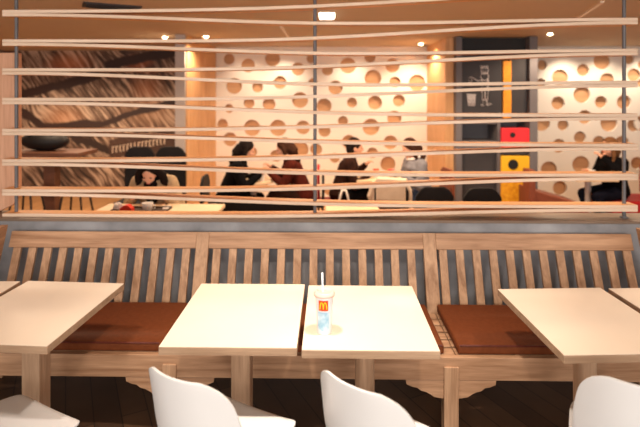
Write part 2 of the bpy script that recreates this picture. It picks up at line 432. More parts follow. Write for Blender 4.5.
ZT = 0.872; ZB = 0.772
J = [-.852, .672]
edges = [BX0] + J + [BX1]
for i in range(3):
    a = edges[i] + (.043 if i else 0); c = edges[i+1] - (.043 if i < 2 else 0)
    on_back(a, c, ZB, ZT, .034, 'back_rail', 'oak_x')
    on_back(a, c, .395, .43, .034, 'lower_rail', 'oak_x')
for x in J: on_back(x-.0425, x+.0425, .40, ZT, .036, 'stile', 'oak_z', .001)
cnt = [12, 13, 12]
first = [-2.108, -.752, .758]; last = [-.958, .546, 1.972]
for i in range(3):
    for k in range(cnt[i]):
        x = first[i] + (last[i]-first[i])*k/(cnt[i]-1)
        on_back(x-.026, x+.026, .43, ZB, .022, 'back_slat', 'oak_z', -.006)
# seat
bm = B(BX0, BX1, 2.64, 2.672, .300, .420); obj('front_rail', bm, 'oak_x', bench, bevel=.003)
bm = B(BX0, BX1, 3.19, 3.222, .300, .394); obj('rear_rail', bm, 'oak_x', bench, bevel=.003)
for i in range(3):
    a = edges[i] + .002; c = edges[i+1] - .002
    for k in range(6):
        y = 2.674 + k*.086
        obj('seat_slat', B(a, c, y, y+.066, .398, .420), 'oak_x', bench, bevel=.003)
for x in [BX0+.05] + J + [BX1-.05]:
    dx = 0 if x not in J else (.006 if x < 0 else -.03)
    obj('leg', B(x+dx-.038, x+dx+.038, 2.631, 2.70, 0, .372), 'oak_z', bench, bevel=.003)
    obj('leg', B(x+dx-.038, x+dx+.038, 3.14, 3.21, 0, .299), 'oak_z', bench, bevel=.003)
    for s in (-1, 1):
        if x+s*.2 < BX0 or x+s*.2 > BX1: continue
        prof = [(0, .299), (.20, .299), (.196, .275), (.165, .262), (.14, .258), (.12, .242), (.095, .236), (.075, .226), (.05, .210), (.02, .204), (0, .202)]
        bm = N(); pp = [(x+dx+s*(.038+a), z) for a, z in prof]
        prism(bm, pp if s > 0 else pp[::-1], 'y', 2.642, 2.668); obj('bracket', bm, 'oak_x', bench, bevel=.002)

# cushions
def cushion(x0, x1, label):
    y0, y1 = 2.665, 3.195
    t = thing('seat_cushion', label, 'cushion', ((x0+x1)/2, (y0+y1)/2, .4215), 0, 'brown leather cushions of the long bench')
    w, d = (x1-x0)/2, (y1-y0)/2
    bm = N(); bx(bm, -w, w, -d, d, 0, .05); obj('pad', bm, 'leather', t, bevel=.014, seg=4)
    bm = N()
    prism(bm, [(-d-.001, .044), (-d-.002, .047), (-d+.002, .0515), (-d+.006, .0515), (-d+.004, .046)], 'x', -w+.01, w-.01)
    obj('piping', bm, 'leather_edge', t)
    return t
cushion(-1.86, -.90, 'brown leather cushion on the left section of the long bench')
cushion(-.80, .612, 'brown leather cushion on the middle section, mostly under the two tables')
cushion(.684, 1.66, 'brown leather cushion on the right section of the long bench')

# neighbouring benches, only their end panels reach into view
def end_panel(name, x, s, label, yoff=0):
    t = thing(name, label, 'bench', (x, 3.1, 0))
    ye = 3.30-3.1
    def slab(x0, x1, z0, z1, y0, y1, nm, mat):
        bm = N(); lean = -.22*s
        pts = [(x0 + lean*(z0-.66)*1, z0), (x1 + lean*(z0-.66), z0), (x1 + lean*(z1-.66), z1), (x0 + lean*(z1-.66), z1)]
        prism(bm, pts, 'y', y0, y1); return obj(nm, bm, mat, t, bevel=.004)
    a, b_ = (0, .045) if s > 0 else (-.045, 0)
    slab(a, b_, .665, .935, -.25, ye, 'back_rail', 'oak_y')
    slab(a, b_, .05, .665, ye-.07, ye, 'post', 'oak_z')
    slab(a, b_, .05, .665, -.25, -.18, 'post', 'oak_z')
    bm = N(); bx(bm, .02 if s > 0 else -.32, .32 if s > 0 else -.02, -.25, ye, .36, .42); obj('seat', bm, 'oak_y', t, bevel=.004)
    bm = N(); bx(bm, .10 if s > 0 else -.16, .16 if s > 0 else -.10, -.25, ye, 0, .36); obj('base', bm, 'oak_y', t)
    return t
end_panel('side_bench', 2.06, 1, 'end of an oak bench standing beside the right end of the long bench')
end_panel('side_bench', -2.20, -1, 'end of an oak bench standing beside the left end of the long bench')

# ------------------------------------------------------------------ tables
def cafe_table(x0, x1, y0, y1, label, rnd_leg, rz=0):
    w = (x1-x0)/2; d = (y1-y0)/2; cx = (x0+x1)/2; cy = (y0+y1)/2
    t = thing('cafe_table', label, 'table', (cx, cy, 0), rz, 'cafe tables in front of the long bench')
    top = obj('tabletop', B(-w, w, -d, d, .714, .7465), 'ply_edge', t, bevel=.002)
    obj('laminate_surface', B(-w+.001, w-.001, -d+.001, d-.001, .7466, .7495), 'laminate', top, bevel=.001)
    bm = N(); bx(bm, -.046, .046, -.046, .046, .022, .713)
    obj('leg', bm, 'leg_wood', t, bevel=.034 if rnd_leg else .006, seg=6 if rnd_leg else 2, smooth=False)
    bm = N(); bx(bm, -.2, .2, -.2, .2, 0, .02); obj('base', bm, 'steel', t, bevel=.006)
    return t
cafe_table(-2.30, -1.74, 2.09, 2.79, 'cream topped table cut off by the left edge of the photo', False)
cafe_table(-1.72, -1.16, 2.085, 2.785, 'cream topped table with square leg left of the first brown cushion', False, math.radians(-3))
cafe_table(-.712, -.133, 2.075, 2.775, 'cream topped table with square wood leg, left of the cup table', False)
cafe_table(-.113, .457, 2.06, 2.76, 'cream topped table with round wood leg carrying the paper cup', True)
cafe_table(.93, 1.498, 2.05, 2.74, 'cream topped table with round wood leg, right of the last brown cushion', True, math.radians(3))
cafe_table(1.535, 2.05, 2.07, 2.76, 'cream topped table cut off by the right edge of the photo', True, math.radians(3))

# paper cup
cx, cy = XU(324.3, 2.215), 2.215
cup = thing('paper_cup', 'white paper drink cup with red logo square, lid and straw', 'cup', (cx, cy, .750))
bm = N(); lathe(bm, [(.031, 0), (.032, .002), (.0365, .10), (.041, .164), (.0415, .168), (.039, .168), (.035, .12), (.030, .006), (.001, .006)], seg=40); obj('cup_body', bm, 'cup_white', cup, smooth=True)
bm = N(); lathe(bm, [(.0435, .163), (.047, .165), (.047, .173), (.044, .176), (.041, .182), (.036, .184), (.034, .180), (.001, .180)], seg=40)
obj('lid', bm, 'lid_plastic', cup, smooth=True)
bm = N(); tube(bm, [(-.004, -.002, .02), (-.006, 0, .15), (-.009, .002, .262)], .0042, 10); obj('straw', bm, 'cup_white', cup, smooth=True)
def curved(bm, x0, x1, z0, z1, th=.0006, n=10, m=1):
    """patch wrapped round the cup front"""
    g = []
    for j in range(2):
        z = (z0, z1)[j]; R = .0312 + (z/.168)*.0100 + th
        g.append([bm.verts.new((R*math.sin(x/R), -R*math.cos(x/R), z)) for x in [x0+(x1-x0)*i/n for i in range(n+1)]])
    for i in range(n): bm.faces.new((g[0][i], g[0][i+1], g[1][i+1], g[1][i]))
bm = N(); curved(bm, -.026, .018, .108, .154, .0006)
lg = obj('logo_square', bm, 'logo_red', cup)
bm = N(); curved(bm, -.033, .024, .010, .102, .0005); obj('printed_band', bm, 'cup_blue', cup)
bm = N()
def onc(x, z):
    R = .0312 + (z/.168)*.0100 + .0012
    return (R*math.sin(x/R), -R*math.cos(x/R), z)
for s in (-1, 1):
    arch = [(-.004 + s*(.0075 - .0075*math.cos(a)), .117 + .029*math.sin(a)) for a in [i*PI/14 for i in range(15)]]
    tube(bm, [onc(x, z) for x, z in arch], .0027, 6)
obj('arch_emblem', bm, 'logo_yellow', lg)

# ------------------------------------------------------------------ white shell chairs
def interp(tab, s):
    for (a, *va), (b_, *vb) in zip(tab, tab[1:]):
        if s <= b_:
            t = (s-a)/(b_-a); return [p+(q-p)*t for p, q in zip(va, vb)]
    return list(tab[-1][1:])
def make_chair(label):
    t = thing('shell_chair', label, 'chair', (0, 0, 0), 0, 'white shell chairs at the cafe tables')
    tab = [(0, .245, .432, .20), (.06, .225, .448, .215), (.2, .13, .450, .228), (.35, .02, .440, .232), (.48, -.09, .436, .230), (.56, -.155, .448, .226),
           (.63, -.198, .492, .222), (.70, -.218, .555, .220), (.8, -.232, .640, .218), (.9, -.250, .740, .202), (1, -.272, .836, .182)]
    nu, nv = 28, 56; bm = N(); G = []
    for j in range(nv+1):
        s = j/nv
        y, z, w = interp(tab, s)
        e = 0
        if s > .86: e = (s-.86)/.14
        if s < .13: e = (.13-s)/.13
        shrink = (1-min(e, .999)**2.6)**(1/2.6)
        w *= .42 + .58*shrink
        row = []
        back = min(max((s-.5)/.15, 0), 1)
        for i in range(nu+1):
            q = -1 + 2*i/nu; x = w*q
            cup_ = (abs(x)/.22)**2.2
            yy = y + back*.09*cup_; zz = z + (1-back)*.028*cup_*(.3+.7*min(s/.4, 1)) 
            zz -= back*.0*cup_
            row.append(bm.verts.new((x, yy, zz)))
        G.append(row)
    for j in range(nv):
        for i in range(nu): bm.faces.new((G[j][i], G[j][i+1], G[j+1][i+1], G[j+1][i]))
    o = obj('shell', bm, 'white_plastic', t, smooth=True)
    sm = o.modifiers.new('smooth', 'SMOOTH'); sm.iterations = 6
    so = o.modifiers.new('solid', 'SOLIDIFY'); so.thickness = .009; so.offset = 0
    bv = o.modifiers.new('bevel', 'BEVEL'); bv.width = .003; bv.segments = 2; bv.limit_method = 'ANGLE'
    for sx in (-1, 1):
        for sy in (-1, 1):
            bm = N(); tube(bm, [(sx*.11, sy*.10, .425), (sx*.21, sy*.20, 0.0)], [.016, .011], 12); obj('leg', bm, 'leg_wood', t, smooth=True)
    bm = N(); bx(bm, -.13, .13, -.12, .12, .412, .428); obj('seat_frame', bm, 'steel', t, bevel=.004)
    return t
RZ = math.radians(-27)
ch = make_chair('white shell chair in front of the table left of the cup table')
ch.location = (-.415, 1.945, 0); ch.rotation_euler = (0, 0, RZ)
dup(ch, 'white shell chair at the left edge, only its seat in view', (-1.30, 1.925, 0), RZ)
dup(ch, 'white shell chair in front of the table with the paper cup', (.238, 1.885, 0), RZ-.20)
dup(ch, 'white shell chair at the right edge of the photo', (1.165, 1.925, 0), RZ+.04)

# ------------------------------------------------------------------ waste station
Y0 = 6.9
ws = thing('waste_station', 'dark grey waste and menu station with red and yellow flaps between dotted walls', 'cabinet', (0, 0, 0))
def U(u, Y=Y0): return XU(u, Y)
def Z(v, u=495): return P(u, v, Y0).z
bm = N(); bx(bm, U(455), U(461), 6.84, 7.9, 0, CZ-.002); bx(bm, U(528), U(536), 6.84, 7.9, 0, CZ-.002); bx(bm, U(461), U(528), 7.3, 7.9, 0, CZ-.002)
obj('carcass', bm, 'station_grey', ws, bevel=.004)
bm = N(); bx(bm, U(461), U(528), 7.0, 7.3, Z(120), CZ-.002); obj('upper_box', bm, 'station_black', ws)
bm = N(); bx(bm, U(461), U(502), 6.9, 7.0, Z(119), Z(54)); mp_ = obj('menu_panel', bm, 'station_dark', ws, bevel=.003)
bm = N(); bx(bm, U(503), U(511), 6.885, 7.0, Z(119), Z(61)); sg = obj('sign_board', bm, 'sign_orange', ws, bevel=.003)
bm = N()
for k in range(9): 
    z = Z(66+k*5.4); bx(bm, U(505), U(509.2), 6.882, 6.886, z-.02, z-.012); 
    if k % 2: bx(bm, U(505), U(505.8), 6.882, 6.886, z-.03, z)
    else: bx(bm, U(508.4), U(509.2), 6.882, 6.886, z-.03, z)
obj('faint_print', bm, 'print_yellow', sg)
bm = N(); bx(bm, U(511), U(528), 6.92, 7.0, Z(119), Z(54)); obj('side_panel', bm, 'station_dark', ws, bevel=.003)
# chalk figure dropping litter in a bin
bm = N()
def stroke(pts, r=.006):
    tube(bm, [Vector((U(455+x/6.57), 6.897, Z(60+y/6.57))) for x, y in pts], r, 6)
for k in range(6): stroke([(82+k*10, 225), (88+k*8, 298)], .007)
stroke([(76, 225), (138, 228)]); stroke([(86, 298), (130, 300)]); stroke([(80, 250), (134, 252)]); stroke([(82, 275), (132, 276)])
def circ(cx, cy, r, n=14): stroke([(cx+r*math.cos(a*2*PI/n), cy+r*math.sin(a*2*PI/n)) for a in range(n+1)])
circ(194, 68, 24); circ(194, 108, 26)
for k in range(5): stroke([(172+k*9, 56), (168+k*12, 36)], .005)
stroke([(186, 66), (186, 72)]); stroke([(202, 66), (202, 72)])
stroke([(176, 132), (150, 138), (108, 112), (92, 116), (88, 140), (100, 150), (112, 132), (106, 114)])
stroke([(214, 120), (222, 150), (214, 190)]); stroke([(180, 134), (176, 200), (180, 262)]); stroke([(210, 134), (218, 200), (212, 262)])
stroke([(196, 190), (198, 262)]); stroke([(176, 262), (198, 262)]); stroke([(198, 262), (214, 262)])
stroke([(184, 264), (184, 290), (166, 296), (190, 300)]); stroke([(206, 264), (210, 284), (244, 290), (214, 298), (204, 290)])
obj('chalk_drawing', bm, 'chalk', mp_, smooth=True)
bm = N()
for k in range(14): stroke([(66+k*13, 350), (70+k*13, 357), (74+k*13, 349)], .004)
obj('chalk_caption', bm, 'chalk', mp_)
# shelves on the left
bm = N(); bx(bm, U(461), U(497), 6.9, 7.3, Z(124), Z(119)); bx(bm, U(461), U(497), 6.88, 7.3, Z(149), Z(141)); bx(bm, U(497), U(500), 6.88, 7.3, Z(206), Z(119)); 
obj('shelf', bm, 'station_grey', ws, bevel=.003)
bm = N(); bx(bm, U(461), U(497), 6.86, 7.3, Z(176.5), Z(173)); obj('tray_shelf', bm, 'china', ws, bevel=.003)
bm = N(); bx(bm, U(461), U(497), 6.93, 6.95, Z(172), Z(150)); bx(bm, U(461), U(528), 6.93, 6.95, 0.02, Z(177)); obj('lower_panel', bm, 'station_dark', ws, bevel=.003)
def flap(v0, v1, mat, hc, hr, name):
    f = obj(name, B(U(500), U(527.8), 6.84, 6.98, Z(v1), Z(v0)), mat, ws, bevel=.006)
    bm = N(); p = P(hc[0], hc[1], 6.835); cyl(bm, (p.x, 6.839, p.z), hr*6.9/F, .008, seg=28, rot=(PI/2, 0, 0)); obj('round_opening', bm, 'black', f)
    return f
flap(128, 149, 'flap_red', (512.8, 135), 2.6, 'flap'); flap(155.5, 173.5, 'flap_yellow', (513.3, 164.6), 5.0, 'flap')
bm = B(U(500), U(527.8), 6.88, 6.98, Z(150.5), Z(153.5)) if False else B(U(500), U(527.8), 6.88, 6.98, Z(154.5), Z(149.8)); obj('divider', bm, 'station_dark', ws)
obj('tray_shelf', B(U(500), U(527.8), 6.86, 6.98, Z(176.8), Z(174)), 'china', ws, bevel=.002)
obj('printed_panel', B(U(500), U(527.8), 6.86, 6.929, .05, Z(178)), 'print_yellow', ws, bevel=.003)

# ------------------------------------------------------------------ furniture beyond the screen
def back_table(name, x0, x1, y0, y1, label, mat='light_table', legm='steel', h=.75, group=None, round_=False):
    cx, cy = (x0+x1)/2, (y0+y1)/2; w, d = (x1-x0)/2, (y1-y0)/2
    t = thing(name, label, 'table', (cx, cy, 0), 0, group)
    bm = N()
    if round_: cyl(bm, (0, 0, h-.017), w, .033, seg=40)
    else: bx(bm, -w, w, -d, d, h-.033, h)
    obj('tabletop', bm, mat, t, bevel=.003)
    bm = N(); cyl(bm, (0, 0, (h-.033+.015)/2), .038, h-.033-.016); obj('leg', bm, legm, t)
    bm = N(); cyl(bm, (0, 0, .008), min(w, .24), .015, seg=32); obj('base', bm, 'steel', t)
    return t
g = 'pale tables just beyond the screen'
back_table('cafe_table', -2.12, -1.575, 4.30, 4.80, 'pale table beyond the screen carrying the tray', group=g)
back_table('cafe_table', -1.555, -1.00, 4.30, 4.80, 'empty pale table right of the table with the tray', group=g)
back_table('cafe_table', -.03, .46, 4.32, 4.85, 'pale table beyond the screen, right of its middle pole', group=g)
back_table('cafe_table', 1.32, 1.92, 4.12, 4.62, 'pale table beyond the screen in front of the black chairs', group=g)
back_table('cafe_table', -1.19, -.69, 5.95, 6.45, 'round table between the person in black and the person in rust', 'light_table', 'column_grey', round_=True)
back_table('cafe_table', .34, .94, 6.15, 6.75, 'table with drinks between the two people near the waste station', 'light_table', 'column_grey')
back_table('cafe_table', 3.10, 3.62, 6.3, 6.8, 'small pale table with thick pedestal at the red bench', 'light_table', 'column_grey')
# high table and stools at left
t = thing('high_table', 'dark brown high table in front of the mural', 'table', (XU(52, 6.2), 6.2, 0))
zt = ZV(152.5, 6.0, 50)
obj('tabletop', B(-.46, .46, -.25, .25, zt-.05, zt), 'brown_top', t, bevel=.004)
obj('leg', B(-.07, .07, -.07, .07, .02, zt-.05), 'brown_top', t, bevel=.004)
obj('base', B(-.25, .25, -.2, .2, 0, .02), 'steel', t, bevel=.004)
t2 = thing('duffel_bag', 'bulky black bag lying on the dark high table', 'bag', (XU(45, 6.2), 6.2, zt))
bm = N(); ball(bm, (0, 0, .12), (.27, .15, .12), u=28, v=18)
for v in bm.verts: v.co.x *= 1 + .12*(abs(v.co.y) < .1); v.co.z = max(v.co.z, .002)
obj('bag_body', bm, 'black', t2, smooth=True)
bm = N(); tube(bm, [(-.15, -.10, .17), (-.1, -.09, .255), (.08, -.09, .255), (.14, -.10, .19)], .009, 8); obj('handle', bm, 'black_seat', t2, smooth=True)
def stool(x, y, label):
    t = thing('bar_stool', label, 'stool', (x, y, 0), 0, 'bar stools at the high table')
    h = .70
    bm = N(); cyl(bm, (0, 0, h), .16, .035, seg=32); obj('seat', bm, 'black', t, bevel=.008)
    for sx in (-1, 1):
        for sy in (-1, 1):
            bm = N(); tube(bm, [(sx*.10, sy*.10, h-.017), (sx*.19, sy*.19, 0)], .012, 8); obj('leg', bm, 'black', t)
    bm = N(); q = .155; tube(bm, [(-q, -q, .25), (q, -q, .25), (q, q, .25), (-q, q, .25), (-q, -q, .25)], .009, 8); obj('footrest', bm, 'black', t)
stool(XU(76, 5.75), 5.75, 'thin legged black bar stool right of the high table leg')
stool(XU(27, 5.75), 5.75, 'thin legged black bar stool left of the high table leg')

def back_chair(x, y, rz, label, mat='black_seat', h=.84, w=.40, name='dining_chair'):
    t = thing(name, label, 'chair', (x, y, 0), rz)
    obj('seat', B(-w/2, w/2, -.2, .2, .42, .455), mat, t, bevel=.015)
    bm = N(); pts = [(-w/2, .50), (w/2, .50), (w/2, h-.10), (w/2-.05, h-.03), (w/4, h), (-w/4, h), (-w/2+.05, h-.03), (-w/2, h-.10)]
    prism(bm, pts, 'y', -.215, -.185); obj('backrest', bm, mat, t, bevel=.008)
    for sx in (-1, 1):
        bm = N(); tube(bm, [(sx*(w/2-.03), -.20, .84*h), (sx*(w/2-.03), -.19, .42), (sx*(w/2-.01), -.21, 0)], .012, 8); obj('leg', bm, 'black', t)
        bm = N(); tube(bm, [(sx*(w/2-.03), .17, .42), (sx*(w/2-.01), .19, 0)], .012, 8); obj('leg', bm, 'black', t)
    return t
back_chair(XU(440, 5.0), 5.05, PI, 'black chair with rounded back left of the waste station front', h=.84)
back_chair(XU(490, 5.0), 5.05, PI, 'black chair with rounded back before the waste station', h=.83)

# ------------------------------------------------------------------ people
def limbs(chains):
    """overlapping tapered pieces along each chain, to be fused into one skin"""
    bm = N()
    for chn in chains:
        pts = []; rr = []
        for (p, r), (q, r2) in zip(chn, chn[1:]):
            pts.append(Vector(p)); rr.append(r)
        pts.append(Vector(chn[-1][0])); rr.append(chn[-1][1])
        for p, r in zip(pts, rr): ball(bm, p, (r, r, r), u=12, v=8)
        for (p, r), (q, r2) in zip(zip(pts, rr), zip(pts[1:], rr[1:])):
            tube(bm, [p, q], [r, r2], 12)
    return bm
def torso(rings):
    """stack of ovals (centre, half width, half depth)"""
    bm = N(); R = []; n = 24
    fine = []
    for (c, w, d), (c2, w2, d2) in zip(rings, rings[1:]):
        for k in range(4): t = k/4; t2 = t*t*(3-2*t); fine.append((Vector(c).lerp(Vector(c2), t), w+(w2-w)*t2, d+(d2-d)*t2))
    fine.append(rings[-1])
    for c, w, d in fine: R.append([bm.verts.new(Vector(c) + Vector((w*math.cos(2*PI*k/n), d*math.sin(2*PI*k/n), 0))) for k in range(n)])
    for A, C in zip(R, R[1:]):
        for k in range(n): bm.faces.new((A[k], A[(k+1) % n], C[(k+1) % n], C[k]))
    bm.faces.new(R[0][::-1]); bm.faces.new(R[-1])
    return bm
def fuse(name, parts, mat, parent, voxel, smooth=2):
    """one continuous surface from overlapping closed pieces"""
    bm = N()
    for q in parts:
        if isinstance(q, bpy.types.Mesh): bm.from_mesh(q)
        else:
            me = bpy.data.meshes.new('x'); bmesh.ops.recalc_face_normals(q, faces=q.faces); q.to_mesh(me); q.free(); bm.from_mesh(me)
    me = bpy.data.meshes.new(name); bm.to_mesh(me); bm.free(); me.materials.clear()
    tmp = bpy.data.objects.new(name, me); COL.objects.link(tmp)
    rm = tmp.modifiers.new('r', 'REMESH'); rm.mode = 'VOXEL'; rm.voxel_size = voxel; rm.use_smooth_shade = True
    sm = tmp.modifiers.new('s', 'SMOOTH'); sm.iterations = smooth
    bpy.context.view_layer.update()
    out = bpy.data.meshes.new_from_object(tmp.evaluated_get(bpy.context.evaluated_depsgraph_get()))
    bpy.data.objects.remove(tmp)
    out.materials.clear(); out.materials.append(MATS[mat])
    for p in out.polygons: p.use_smooth = True
    o = bpy.data.objects.new(name, out); COL.objects.link(o); o.parent = parent
    return o
def person(label, x, y, rz, top, legs, hairm, lean=.12, pitch=.25, turn=0, hz=0.0, hands=None, long_hair=True, topname='jacket', collar=None, hood=False, hair_vol=1.0, seat=.45, scale=1):
    """seated figure; local +Y is forward"""
    t = thing('person', label, 'person', (x, y, 0), rz)
    V = Vector
    pel = V((0, 0, seat+.09)); wai = V((0, lean*.35, seat+.26)); che = V((0, lean*.85, seat+.43)); nb = V((0, lean*1.05, seat+.545))
    hc = V((0, lean*1.25 + .035, seat+.675+hz))
    hands = hands or [(-.12, lean+.34, .80), (.12, lean+.34, .80)]
    arms = []
    for s, h in zip((-1, 1), hands):
        sh = che + V((s*.165, 0, .055)); h = V(h)
        mid = (sh+h)/2; L_ = (h-sh).length; bend = math.sqrt(max(.27**2 - (L_/2)**2, .0016))
        el = mid + V((s*.45, -.25, -.85)).normalized()*bend
        arms.append((sh, el, h, s))
    body = [[(nb-V((0, 0, .03)), .056), (nb, .050), ((nb+hc)/2, .047), (hc-V((0, .005, .04)), .05)]]
    for sh, el, h, s in arms:
        body.append([(che+V((s*.08, 0, .05)), .055), (sh, .052), ((sh+el)/2, .043), (el, .036), ((el+h)/2, .034), (h, .023)])
    for s in (-1, 1):
        hip = V((s*.09, .02, seat+.085)); kn = V((s*.12, .40, seat+.06)); an = V((s*.11, .33, .10))
        body.append([(hip, .085), ((hip+kn)/2, .072), (kn, .055), ((kn+an)/2+V((0, -.02, .03)), .05), (an, .034)])
    z = V((0, 0, 1))
    tb = torso([(pel-.075*z, .10, .09), (pel, .165, .115), (wai, .135, .095), (che, .165, .11), (che+z*.06, .15, .09), (nb-z*.015, .06, .055)])
    # head with brow, nose, chin and ears
    Rm = Matrix.Translation(hc) @ Matrix.Rotation(turn, 4, 'Z') @ Matrix.Rotation(-pitch, 4, 'X')
    hd = N(); ball(hd, (0, -.008, .02), (.074, .092, .098), u=28, v=20)
    ball(hd, (0, .022, -.045), (.054, .062, .066)); ball(hd, (0, .070, -.092), (.022, .02, .018))
    ball(hd, (0, .093, -.018), (.011, .018, .022)); ball(hd, (0, .083, .005), (.009, .012, .026))
    ball(hd, (0, .078, -.058), (.022, .010, .007))
    for s in (-1, 1): ball(hd, (s*.076, -.008, -.012), (.009, .018, .03)); ball(hd, (s*.036, .062, -.022), (.022, .018, .018))
    bmesh.ops.transform(hd, matrix=Rm, verts=hd.verts)
    pieces = [limbs(body), tb, hd]
    for sh, el, h, s in arms:
        d = (h-el).normalized(); sd = d.cross(V((0, 0, 1))).normalized(); dn = V((0, 0, -1))
        pm = N(); a = h; c = h + d*.075
        tube(pm, [a-d*.02, a, a+d*.02], [.022, .023, .024], 12)
        pal = N(); bmesh.ops.create_uvsphere(pal, u_segments=16, v_segments=10, radius=1); up_ = sd.cross(d).normalized()
        bmesh.ops.transform(pal, matrix=Matrix.Translation(a+d*.045) @ Matrix((sd*.042, d*.046, up_*.016)).transposed().to_4x4(), verts=pal.verts); pieces.append(pal); 
        for k, ln in enumerate((.062, .074, .07, .054)):
            o_ = sd*(.033 - .022*k); p1 = c + o_*.9 - d*.014; p2 = p1 + d*ln*.5 + dn*.006; p3 = p2 + d*ln*.32 + dn*.022; p4 = p3 + d*.008 + dn*.02
            p2 = p2 + o_*.25; p3 = p3 + o_*.3; p4 = p4 + o_*.3
            tube(pm, [p1, p2, p3, p4], [.0092, .0085, .008, .006], 8)
        th = a + d*.02 - sd*s*.034
        tube(pm, [a+d*.015, th+d*.008-sd*s*.006, th+d*.036-sd*s*.012+dn*.010, th+d*.056-sd*s*.008+dn*.018], [.013, .012, .010, .007], 8)
        pieces.append(pm)
    fuse('body', pieces, 'skin', t, .0055)
    # eyes and mouth
    for s in (-1, 1):
        bm = N(); ball(bm, (s*.032, .0825, .004), (.011, .006, .0055)); bmesh.ops.transform(bm, matrix=Rm, verts=bm.verts); obj('eye', bm, 'black', t, smooth=True)
    bm = N(); ball(bm, (0, .0885, -.060), (.020, .005, .005)); bmesh.ops.transform(bm, matrix=Rm, verts=bm.verts); obj('mouth', bm, 'lips', t, smooth=True)
    # clothing
    tp = torso([(pel-z*.07, .15, .13), (pel, .19, .145), (wai, .165, .125), (che, .19, .135), (che+z*.065, .17, .11), (nb-z*.02, .085, .078), (nb+z*.01, .066, .064)])
    up = []
    for sh, el, h, s in arms:
        up.append([(che+V((s*.08, 0, .045)), .078), (sh, .072), ((sh+el)/2, .062), (el, .055), ((el+h)/2, .050), (el+(h-el)*.93, .040)])
    fuse(topname, [tp, limbs(up)], top, t, .011, 5)
    lw = []
    for s in (-1, 1):
        hip = V((s*.09, .02, seat+.095)); kn = V((s*.12, .40, seat+.065)); an = V((s*.11, .33, .12))
        lw.append([(hip, .098), ((hip+kn)/2, .084), (kn, .068), ((kn+an)/2+V((0, -.02, .03)), .06), (an, .048)])
    fuse('trousers', [limbs(lw), torso([(pel-z*.08, .12, .11), (pel, .175, .125), (pel+z*.06, .15, .11)])], legs, t, .012, 4)
    for s in (-1, 1):
        bm = N(); ball(bm, (s*.11, .38, .038), (.045, .125, .038))
        for v in bm.verts: v.co.z = max(v.co.z, .003)
        ball(bm, (s*.11, .325, .07), (.042, .05, .05)); fuse('shoe', [bm], 'black', t, .01)
    # hair
    bm = N(); ball(bm, (0, -.022, .038), (.088, .098, .096), u=28, v=20)
    ball(bm, (0, -.055, -.01), (.082, .066, .09))
    if long_hair:
        for s in (-1, 1):
            tube(bm, [(s*.070, .0, .06), (s*.086*hair_vol, .0, -.02), (s*.092*hair_vol, .004, -.10), (s*.088*hair_vol**1.5, .01, -.19), (s*.075*hair_vol**1.5, .02, -.245)], [q*hair_vol for q in (.026, .030, .030, .024, .010)], 12)
        tube(bm, [(0, -.07, .02), (0, -.095, -.08), (0, -.105, -.18), (0, -.10, -.27)], [.07, .075, .07, .03], 14)
    else:
        ball(bm, (0, -.115, .045), (.042, .042, .042))
    # open the face: drop what lies in front of it
    bmesh.ops.transform(bm, matrix=Rm, verts=bm.verts)
    fuse('hair', [bm], hairm, t, .009)
    if collar:
        bm = N(); c = nb + V((0, .005, .0)); pts = [c + V((.085*math.sin(a*2*PI/20), .075*math.cos(a*2*PI/20), .012-.02*math.cos(a*2*PI/20))) for a in range(21)]
        tube(bm, pts, collar[2], 12); fuse(collar[0], [bm], collar[1], t, .01)
    if hood:
        bm = N(); ball(bm, che + V((0, .082, -.01)), (.075, .065, .16), (-.3, 0, 0)); fuse('sweater', [bm], 'cloth_black', t, .011)
        bm = N(); c = nb + V((0, -.05, -.045)); pts = [c + V((.135*math.sin(a), .10*math.cos(a)*-1, -.01)) for a in [(-2.3+4.6*i/18) for i in range(19)]]
        tube(bm, pts, [.034+.03*math.sin(PI*i/18) for i in range(19)], 12); fuse('hood', [bm], 'coat_khaki', t, .012)
    if scale != 1: t.scale = (scale,)*3
    return t
# woman in khaki coat facing the camera
xa = XU(161, 5.15)
person('person in a khaki hooded coat with dark hair, head bowed over the tray', xa, 5.12, PI, 'coat_khaki', 'cloth_navy', 'hair_black', lean=.20, pitch=.52, hz=-.085, hair_vol=1.35,
       hands=[(-.17, .30, .79), (.17, .30, .79)], collar=('scarf', 'cloth_black', .03), hood=True)
back_chair(xa, 5.16, PI, 'black chair the person in the khaki coat sits on', h=.80)
for u, lab in ((134, 'high-backed black chair behind the left shoulder of the person in khaki'), (166, 'high-backed black chair behind the right shoulder of the person in khaki')):
    back_chair(XU(u, 6.35), 6.35, 0 if False else PI, lab, 'black_seat', h=1.12, w=.40, name='high_back_chair')
t = thing('padded_bench', 'low black padded bench beyond the screen, left of its middle pole', 'bench', (-.60, 5.25, 0))
obj('seat', B(-.46, .46, -.20, .20, .30, .45), 'black_seat', t, bevel=.02, seg=3)
obj('backrest', B(-.46, .46, -.26, -.20, .30, .73), 'black_seat', t, bevel=.02, seg=3)
obj('base', B(-.42, .42, -.2, .16, 0, .30), 'black', t, bevel=.005)
# couple at the round table
person('person in a black jacket leaning over the round table, facing right', XU(227, 6.15), 6.1, -PI/2+.1, 'cloth_black', 'cloth_black', 'hair_black', lean=.17, pitch=.35,
       hands=[(-.10, .42, .86), (.09, .42, .84)])
back_chair(XU(223, 6.2), 6.1, -PI/2, 'black chair under the person in the black jacket', h=.82)
person('person in a rust coloured coat leaning over the round table, facing left', XU(303, 6.15), 6.30, PI/2+.0, 'cloth_rust', 'cloth_brown', 'hair_brown', lean=.17, pitch=.35,
       hands=[(-.10, .42, .84), (.09, .42, .88)], topname='coat')
back_chair(XU(307, 6.2), 6.3, PI/2, 'chair under the person in the rust coat', 'black_seat', h=.8)
